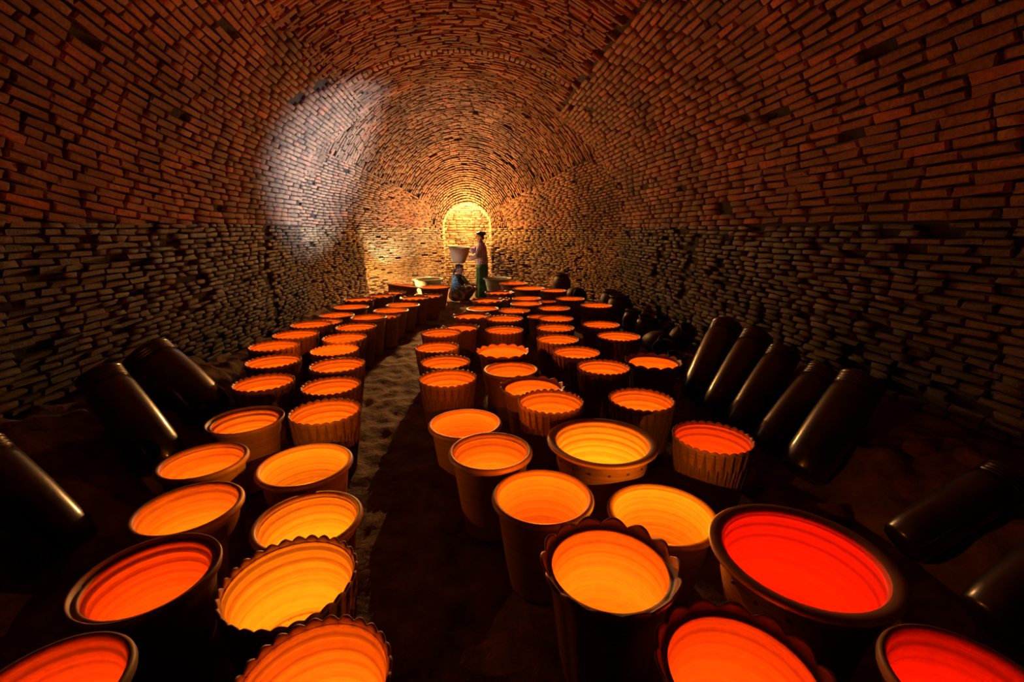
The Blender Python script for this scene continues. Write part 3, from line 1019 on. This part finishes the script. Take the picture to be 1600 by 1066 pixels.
ROCKS = [(1.93, 2.02, (0.16, 0.09, 0.06), 'reddish long rock at the foot of the fifth leaning jar'), (1.72, 2.42, (0.12, 0.09, 0.06), 'rough brown rock beside the red-orange leaf-carved pot'),
         (1.58, 1.80, (0.10, 0.07, 0.05), 'flat brown rock between the basin and the leaning jars'), (1.80, 1.72, (0.08, 0.07, 0.05), 'small reddish rock below the sixth leaning jar'),
         (2.05, 4.30, (0.09, 0.08, 0.06), 'small rock beside the squat dark jar'), (1.98, 3.98, (0.12, 0.10, 0.07), 'rounded rock at the foot of the first leaning jar'),
         (2.62, 1.92, (0.10, 0.07, 0.05), 'broken brick lump on the bank above the sixth leaning jar'), (2.55, 2.15, (0.08, 0.06, 0.05), 'small broken brick lump on the bank above the fifth leaning jar')]
for i, (x, y, s, lab) in enumerate(ROCKS):
    o = mesh_obj('rubble_rock', rock_mesh(i + 1, s), M_ROCK)
    o.location = (x, y, floor_z(x, y) + s[2] * 0.55)
    o.rotation_euler = (0, 0, i * 1.3)
    tag(o, lab, 'rock', 'loose rubble along the bank')


# ------------------------------------------------------------------ the two women
def ring_pts(c, ax, r, n=14):
    ax = Vector(ax).normalized()
    t = ax.orthogonal().normalized(); b = ax.cross(t)
    return [Vector(c) + (t * math.cos(2 * math.pi * i / n) + b * math.sin(2 * math.pi * i / n)) * r for i in range(n)]


def add_capsule(vs, fs, p0, p1, r0, r1, n=14):
    p0, p1 = Vector(p0), Vector(p1)
    ax = (p1 - p0).normalized()
    rings = []
    for k in range(1, 5):
        a = math.pi / 2 * k / 5
        rings.append((p0 - ax * r0 * math.cos(a), r0 * math.sin(a)))
    for k in range(7):
        t = k / 6
        rings.append((p0.lerp(p1, t), r0 + (r1 - r0) * t))
    for k in range(4, 0, -1):
        a = math.pi / 2 * k / 5
        rings.append((p1 + ax * r1 * math.cos(a), r1 * math.sin(a)))
    b = len(vs)
    for c, r in rings:
        vs += ring_pts(c, ax, r, n)
    for k in range(len(rings) - 1):
        for i in range(n):
            j = (i + 1) % n
            fs.append((b + k * n + i, b + k * n + j, b + (k + 1) * n + j, b + (k + 1) * n + i))
    fs.append(tuple(b + i for i in range(n))[::-1])
    fs.append(tuple(b + (len(rings) - 1) * n + i for i in range(n)))


def add_ellipsoid(vs, fs, c, rad, rot=None, n=16):
    M = Matrix.Identity(3) if rot is None else rot
    b = len(vs)
    for k in range(1, 10):
        a = math.pi * k / 10
        for i in range(n):
            q = 2 * math.pi * i / n
            vs.append(Vector(c) + M @ Vector((rad[0] * math.sin(a) * math.cos(q), rad[1] * math.sin(a) * math.sin(q), rad[2] * math.cos(a))))
    for k in range(8):
        for i in range(n):
            j = (i + 1) % n
            fs.append((b + k * n + i, b + (k + 1) * n + i, b + (k + 1) * n + j, b + k * n + j))
    fs.append(tuple(b + i for i in range(n)))
    fs.append(tuple(b + 8 * n + i for i in range(n))[::-1])


def blob(name, prims, voxel, mat, parent, smooth=3):
    vs, fs = [], []
    for p in prims:
        if p[0] == 'c':
            add_capsule(vs, fs, *p[1:])
        else:
            add_ellipsoid(vs, fs, *p[1:])
    me = py_mesh(name, vs, fs)
    o = bpy.data.objects.new('tmp', me)
    COL.objects.link(o)
    m = o.modifiers.new('r', 'REMESH'); m.mode = 'VOXEL'; m.voxel_size = voxel
    s = o.modifiers.new('s', 'SMOOTH'); s.iterations = smooth; s.factor = 0.5
    dg = bpy.context.evaluated_depsgraph_get()
    out = bpy.data.meshes.new_from_object(o.evaluated_get(dg))
    out.name = name
    bpy.data.objects.remove(o)
    out.polygons.foreach_set('use_smooth', [True] * len(out.polygons))
    out.materials.clear()
    return mesh_obj(name, out, mat, parent)


def cloth_mat(name, cols, sx, sz, plaid=True, noise_scale=14):
    m, nt, b = new_mat(name)
    L = nt.links.new
    tc = node(nt, 'ShaderNodeTexCoord')
    if plaid:
        w1 = node(nt, 'ShaderNodeTexWave', bands_direction='Z'); w1.inputs['Scale'].default_value = sz
        w2 = node(nt, 'ShaderNodeTexWave', bands_direction='X'); w2.inputs['Scale'].default_value = sx
        L(tc.outputs['Object'], w1.inputs[0]); L(tc.outputs['Object'], w2.inputs[0])
        ad = node(nt, 'ShaderNodeMath', operation='ADD'); L(w1.outputs['Fac'], ad.inputs[0]); L(w2.outputs['Fac'], ad.inputs[1])
        hf = node(nt, 'ShaderNodeMath', operation='MULTIPLY'); hf.inputs[1].default_value = 0.5; L(ad.outputs[0], hf.inputs[0])
        src = hf.outputs[0]
    else:
        n = node(nt, 'ShaderNodeTexNoise'); n.inputs['Scale'].default_value = noise_scale; n.inputs['Detail'].default_value = 4
        L(tc.outputs['Object'], n.inputs['Vector'])
        src = n.outputs['Fac']
    cr = ramp(nt, cols)
    L(src, cr.inputs[0]); L(cr.outputs['Color'], b.inputs['Base Color'])
    b.inputs['Roughness'].default_value = 0.85
    return m


M_SKIN = noise_mat('skin', (0.36, 0.19, 0.12), (0.44, 0.24, 0.15), 6, 0.55, 0.05, 0.002)
M_HAIR = noise_mat('black_hair', (0.012, 0.009, 0.008), (0.04, 0.03, 0.026), 60, 0.45, 0.4, 0.004)
M_EYE = noise_mat('dark_eye', (0.01, 0.008, 0.006), (0.02, 0.015, 0.01), 4, 0.2, 0, 0.001)
M_LIP = noise_mat('lip', (0.30, 0.09, 0.07), (0.34, 0.11, 0.09), 6, 0.5, 0.05, 0.002)
M_PLAID = cloth_mat('plaid_jacket', [(0.2, (0.10, 0.05, 0.12)), (0.42, (0.25, 0.09, 0.16)), (0.6, (0.10, 0.14, 0.42)), (0.85, (0.42, 0.42, 0.62))], 7, 9)
M_GREEN = cloth_mat('green_skirt', [(0.35, (0.010, 0.045, 0.018)), (0.65, (0.03, 0.14, 0.05))], 1, 1, False, 7)
M_BLUE = cloth_mat('blue_jacket', [(0.38, (0.035, 0.10, 0.16)), (0.5, (0.08, 0.22, 0.34)), (0.62, (0.34, 0.50, 0.60))], 1, 1, False, 34)
M_VEST = cloth_mat('dark_vest', [(0.35, (0.018, 0.020, 0.022)), (0.65, (0.05, 0.05, 0.05))], 1, 1, False, 12)
M_SARONG = cloth_mat('patterned_sarong', [(0.40, (0.06, 0.06, 0.06)), (0.5, (0.16, 0.13, 0.11)), (0.62, (0.48, 0.28, 0.20))], 1, 1, False, 9)


def head_prims(c, f, s):
    """face looks along f; s is the sideways unit vector"""
    c, f, s = Vector(c), Vector(f).normalized(), Vector(s).normalized()
    up = s.cross(f) if s.cross(f).z > 0 else f.cross(s)
    R = Matrix((f, s, up)).transposed()
    P = lambda a, b_, d: c + f * a + s * b_ + up * d
    pr = [('e', c + up * 0.01, (0.088, 0.072, 0.098), R), ('e', P(0.022, 0, -0.045), (0.062, 0.055, 0.062), R),
          ('c', P(0.082, 0, 0.012), P(0.100, 0, -0.022), 0.008, 0.013), ('c', P(0.078, -0.03, 0.026), P(0.078, 0.03, 0.026), 0.014, 0.014),
          ('e', P(0.068, 0, -0.088), (0.022, 0.026, 0.018), R), ('e', P(-0.005, 0.074, -0.008), (0.018, 0.010, 0.03), R),
          ('e', P(-0.005, -0.074, -0.008), (0.018, 0.010, 0.03), R)]
    return pr, P, R


def face_bits(P, R, parent):
    for k in (-1, 1):
        blob('eye', [('e', P(0.083, 0.030 * k, 0.004), (0.008, 0.013, 0.008), R)], 0.003, M_EYE, parent, 1)
    blob('lips', [('e', P(0.083, 0, -0.052), (0.008, 0.022, 0.009), R)], 0.003, M_LIP, parent, 1)


def hand_prims(wrist, direction, palm_n, curl=0.5, size=1.0):
    w, d, n = Vector(wrist), Vector(direction).normalized(), Vector(palm_n).normalized()
    n = (n - d * n.dot(d)).normalized()
    s = d.cross(n)
    k = size
    pr = [('e', w + d * 0.045 * k, (0.052 * k, 0.038 * k, 0.016 * k), Matrix((d, s, n)).transposed())]
    for j, (off, ln) in enumerate(((-0.028, 0.066), (-0.010, 0.076), (0.010, 0.070), (0.028, 0.056))):
        a = w + d * 0.085 * k + s * off * k
        m = a + (d * math.cos(curl * 0.6) + n * math.sin(curl * 0.6)) * ln * 0.5 * k
        e = m + (d * math.cos(curl * 1.7) + n * math.sin(curl * 1.7)) * ln * 0.5 * k
        pr += [('c', a, m, 0.009 * k, 0.0085 * k), ('c', m, e, 0.0085 * k, 0.007 * k)]
    a = w + d * 0.025 * k - s * 0.034 * k
    m = a + (d * 0.6 - s * 0.6 + n * 0.4).normalized() * 0.034 * k
    pr += [('c', a, m, 0.011 * k, 0.010 * k), ('c', m, m + (d * 0.8 + n * 0.6).normalized() * 0.028 * k, 0.010 * k, 0.008 * k)]
    return pr


# --- standing woman, side-on, reaching to the bowl (local: faces -X)
st = empty('person', (0.32, 10.78, floor_z(0.32, 10.78)))
tag(st, 'person standing in plaid jacket and long green skirt, reaching to hold a grey bowl', 'person')
hp, HP, HR = head_prims((-0.035, 0, 1.415), (-1, -0.08, -0.14), (0.08, -1, 0))
sh_n, sh_f = Vector((0.0, -0.165, 1.235)), Vector((0.0, 0.165, 1.235))
el_n, el_f = Vector((-0.115, -0.20, 0.985)), Vector((-0.20, 0.19, 1.06))
wr_n, wr_f = Vector((-0.265, -0.10, 0.915)), Vector((-0.225, 0.06, 1.135))
body = hp + [('c', (-0.01, 0, 1.22), (-0.03, 0, 1.36), 0.052, 0.046), ('e', (0.0, 0, 1.12), (0.105, 0.165, 0.17)), ('c', (0.0, 0, 1.05), (0.01, 0, 0.86), 0.115, 0.125),
             ('c', sh_n, el_n, 0.045, 0.038), ('c', el_n, wr_n, 0.036, 0.026), ('c', sh_f, el_f, 0.045, 0.038), ('c', el_f, wr_f, 0.036, 0.026),
             ('c', (0.0, -0.08, 0.84), (0.0, -0.08, 0.45), 0.085, 0.058), ('c', (0.0, -0.08, 0.45), (0.02, -0.08, 0.07), 0.052, 0.036), ('c', (0.03, -0.08, 0.04), (-0.13, -0.09, 0.03), 0.036, 0.028),
             ('c', (0.0, 0.08, 0.84), (0.0, 0.08, 0.45), 0.085, 0.058), ('c', (0.0, 0.08, 0.45), (0.02, 0.08, 0.07), 0.052, 0.036), ('c', (0.03, 0.08, 0.04), (-0.13, 0.09, 0.03), 0.036, 0.028)]
body += hand_prims(wr_n, (-1, 0.25, 0.12), (0.2, 1, 0.5), 0.5) + hand_prims(wr_f, (-0.8, -0.1, 0.5), (-0.6, 0, -0.8), 0.9)
skin_st = blob('body', body, 0.007, M_SKIN, st, 2)
face_bits(HP, HR, skin_st)
hair_st = blob('hair', [('e', HP(-0.022, 0, 0.032), (0.088, 0.080, 0.090), HR), ('c', HP(0.045, -0.05, 0.075), HP(0.045, 0.05, 0.075), 0.028, 0.028),
              ('e', HP(-0.06, 0, -0.04), (0.04, 0.055, 0.05), HR)], 0.007, M_HAIR, st, 3)
blob('bun', [('e', HP(-0.105, 0, 0.055), (0.045, 0.045, 0.048), HR)], 0.006, M_HAIR, hair_st, 2)
blob('jacket', [('c', (0.0, -0.10, 1.225), (0.0, 0.10, 1.225), 0.082, 0.082), ('e', (0.0, 0, 1.10), (0.125, 0.19, 0.19)), ('c', (0.0, 0, 1.04), (0.005, 0, 0.83), 0.135, 0.150),
                ('e', (0.005, 0, 0.82), (0.15, 0.185, 0.085)), ('c', (-0.01, 0, 1.25), (-0.018, 0, 1.30), 0.066, 0.058),
                ('c', sh_n, el_n, 0.066, 0.056), ('c', el_n, el_n.lerp(wr_n, 0.86), 0.054, 0.050), ('c', sh_f, el_f, 0.066, 0.056), ('c', el_f, el_f.lerp(wr_f, 0.8), 0.054, 0.05)],
     0.009, M_PLAID, st, 3)


def skirt(name, rings, folds, mat, parent, amp=0.012, seg=72):
    vs, fs = [], []
    for (cx, cy, z, rx, ry, k) in rings:
        for i in range(seg):
            a = 2 * math.pi * i / seg
            f = 1 + amp / 0.15 * k * (0.6 * math.sin(folds * a) + 0.4 * math.sin(folds * 1.7 * a + 1))
            vs.append((cx + rx * f * math.cos(a), cy + ry * f * math.sin(a), z))
    for k in range(len(rings) - 1):
        for i in range(seg):
            j = (i + 1) % seg
            fs.append((k * seg + i, k * seg + j, (k + 1) * seg + j, (k + 1) * seg + i))
    fs.append(tuple(range(seg))[::-1]); fs.append(tuple((len(rings) - 1) * seg + i for i in range(seg)))
    return mesh_obj(name, py_mesh(name, vs, fs), mat, parent)


skirt('skirt', [(-0.01, 0, 0.03, 0.155, 0.20, 1.0), (-0.01, 0, 0.2, 0.15, 0.195, 0.9), (0.0, 0, 0.45, 0.14, 0.185, 0.7), (0.01, 0, 0.68, 0.142, 0.18, 0.4), (0.008, 0, 0.82, 0.135, 0.165, 0.1), (0.0, 0, 0.9, 0.115, 0.14, 0)],
      9, M_GREEN, st)
for k in (-1, 1):
    blob('sandal', [('c', (0.04, 0.085 * k, 0.012), (-0.15, 0.09 * k, 0.012), 0.02, 0.02)], 0.006, M_HAIR, st, 1)

# --- squatting woman, bowl on her head (local: faces +X, turned a little to the path)
sq = empty('person', (-0.22, 10.1, floor_z(-0.22, 10.1)), math.radians(-22))
tag(sq, 'person squatting in blue jacket and patterned sarong with a grey bowl on the head', 'person')
hp, HP, HR = head_prims((0.03, 0, 0.735), (1, -0.1, -0.2), (0.1, 1, 0))
s1, s2 = Vector((0.0, -0.16, 0.565)), Vector((0.0, 0.16, 0.565))
e1, e2 = Vector((0.11, -0.225, 0.36)), Vector((0.14, 0.21, 0.38))
w1, w2 = Vector((0.29, -0.12, 0.33)), Vector((0.31, 0.09, 0.35))
k1, k2 = Vector((0.30, -0.13, 0.33)), Vector((0.30, 0.13, 0.33))
body = hp + [('c', (0.0, 0, 0.55), (0.02, 0, 0.67), 0.052, 0.046), ('e', (-0.01, 0, 0.46), (0.11, 0.16, 0.16)), ('c', (-0.02, 0, 0.40), (-0.05, 0, 0.19), 0.115, 0.14),
             ('c', s1, e1, 0.045, 0.038), ('c', e1, w1, 0.036, 0.026), ('c', s2, e2, 0.045, 0.038), ('c', e2, w2, 0.036, 0.026),
             ('c', (-0.04, -0.09, 0.17), k1, 0.088, 0.06), ('c', k1, (0.12, -0.11, 0.06), 0.054, 0.036), ('c', (0.10, -0.11, 0.035), (0.27, -0.13, 0.028), 0.036, 0.028),
             ('c', (-0.04, 0.09, 0.17), k2, 0.088, 0.06), ('c', k2, (0.12, 0.11, 0.06), 0.054, 0.036), ('c', (0.10, 0.11, 0.035), (0.27, 0.13, 0.028), 0.036, 0.028)]
body += hand_prims(w1, (0.8, 0.5, 0.1), (0.3, 0, -1), 0.6) + hand_prims(w2, (0.8, -0.5, 0.1), (0.3, 0, -1), 0.6)
skin_sq = blob('body', body, 0.007, M_SKIN, sq, 2)
face_bits(HP, HR, skin_sq)
blob('hair', [('e', HP(-0.022, 0, 0.030), (0.088, 0.080, 0.086), HR), ('c', HP(0.045, -0.05, 0.072), HP(0.045, 0.05, 0.072), 0.026, 0.026), ('e', HP(-0.085, 0, -0.03), (0.04, 0.045, 0.05), HR),
              ('c', HP(-0.11, 0, -0.05), HP(-0.125, 0, -0.15), 0.03, 0.018)], 0.007, M_HAIR, sq, 3)
blob('jacket', [('c', (-0.01, -0.10, 0.56), (-0.01, 0.10, 0.56), 0.08, 0.08), ('e', (-0.015, 0, 0.44), (0.125, 0.185, 0.17)), ('c', (-0.02, 0, 0.40), (-0.05, 0, 0.22), 0.13, 0.155),
                ('c', s1, e1, 0.066, 0.056), ('c', e1, e1.lerp(w1, 0.8), 0.054, 0.046), ('c', s2, e2, 0.066, 0.056), ('c', e2, e2.lerp(w2, 0.8), 0.054, 0.046)], 0.009, M_BLUE, sq, 3)
blob('vest', [('e', (0.055, -0.03, 0.45), (0.085, 0.125, 0.14)), ('c', (0.06, -0.06, 0.36), (0.10, -0.06, 0.30), 0.09, 0.08), ('c', (0.03, 0, 0.58), (0.01, 0, 0.60), 0.06, 0.06)], 0.009, M_VEST, sq, 3)
blob('sarong', [('c', (-0.05, -0.09, 0.17), k1 + Vector((0, 0, -0.005)), 0.125, 0.085), ('c', (-0.05, 0.09, 0.17), k2 + Vector((0, 0, -0.005)), 0.125, 0.085), ('e', (-0.06, 0, 0.16), (0.17, 0.2, 0.14)),
                ('c', k1, (0.15, -0.11, 0.12), 0.085, 0.08), ('c', k2, (0.15, 0.11, 0.12), 0.085, 0.08), ('c', (0.2, -0.1, 0.2), (0.2, 0.1, 0.2), 0.1, 0.1)], 0.010, M_SARONG, sq, 3)
for k in (-1, 1):
    blob('sandal', [('c', (0.09, 0.11 * k, 0.012), (0.29, 0.135 * k, 0.012), 0.02, 0.02)], 0.006, M_HAIR, sq, 1)

# --- the grey bowl resting on her head
gb = empty('grey_bowl', (-0.205, 10.09, 0.862), 0.0)
gb.rotation_euler = (0, math.radians(5), 0)
tag(gb, 'pale grey clay bowl held on the head of the squatting woman', 'bowl')
mesh_obj('body', lathe_mesh('grey_bowl_body', [(0.125, 0), (0.14, 0.012), (0.175, 0.12), (0.215, 0.26), (0.228, 0.325), (0.216, 0.33), (0.205, 0.26), (0.165, 0.12), (0.12, 0.03)], 56), M_GREY_CLAY, gb)
mesh_obj('rim', rim_mesh('grey_bowl_rim', [(0.222, 0.322), (0.245, 0.332), (0.252, 0.342), (0.246, 0.35), (0.224, 0.343), (0.214, 0.332)], seg=64), M_GREY_CLAY, gb)
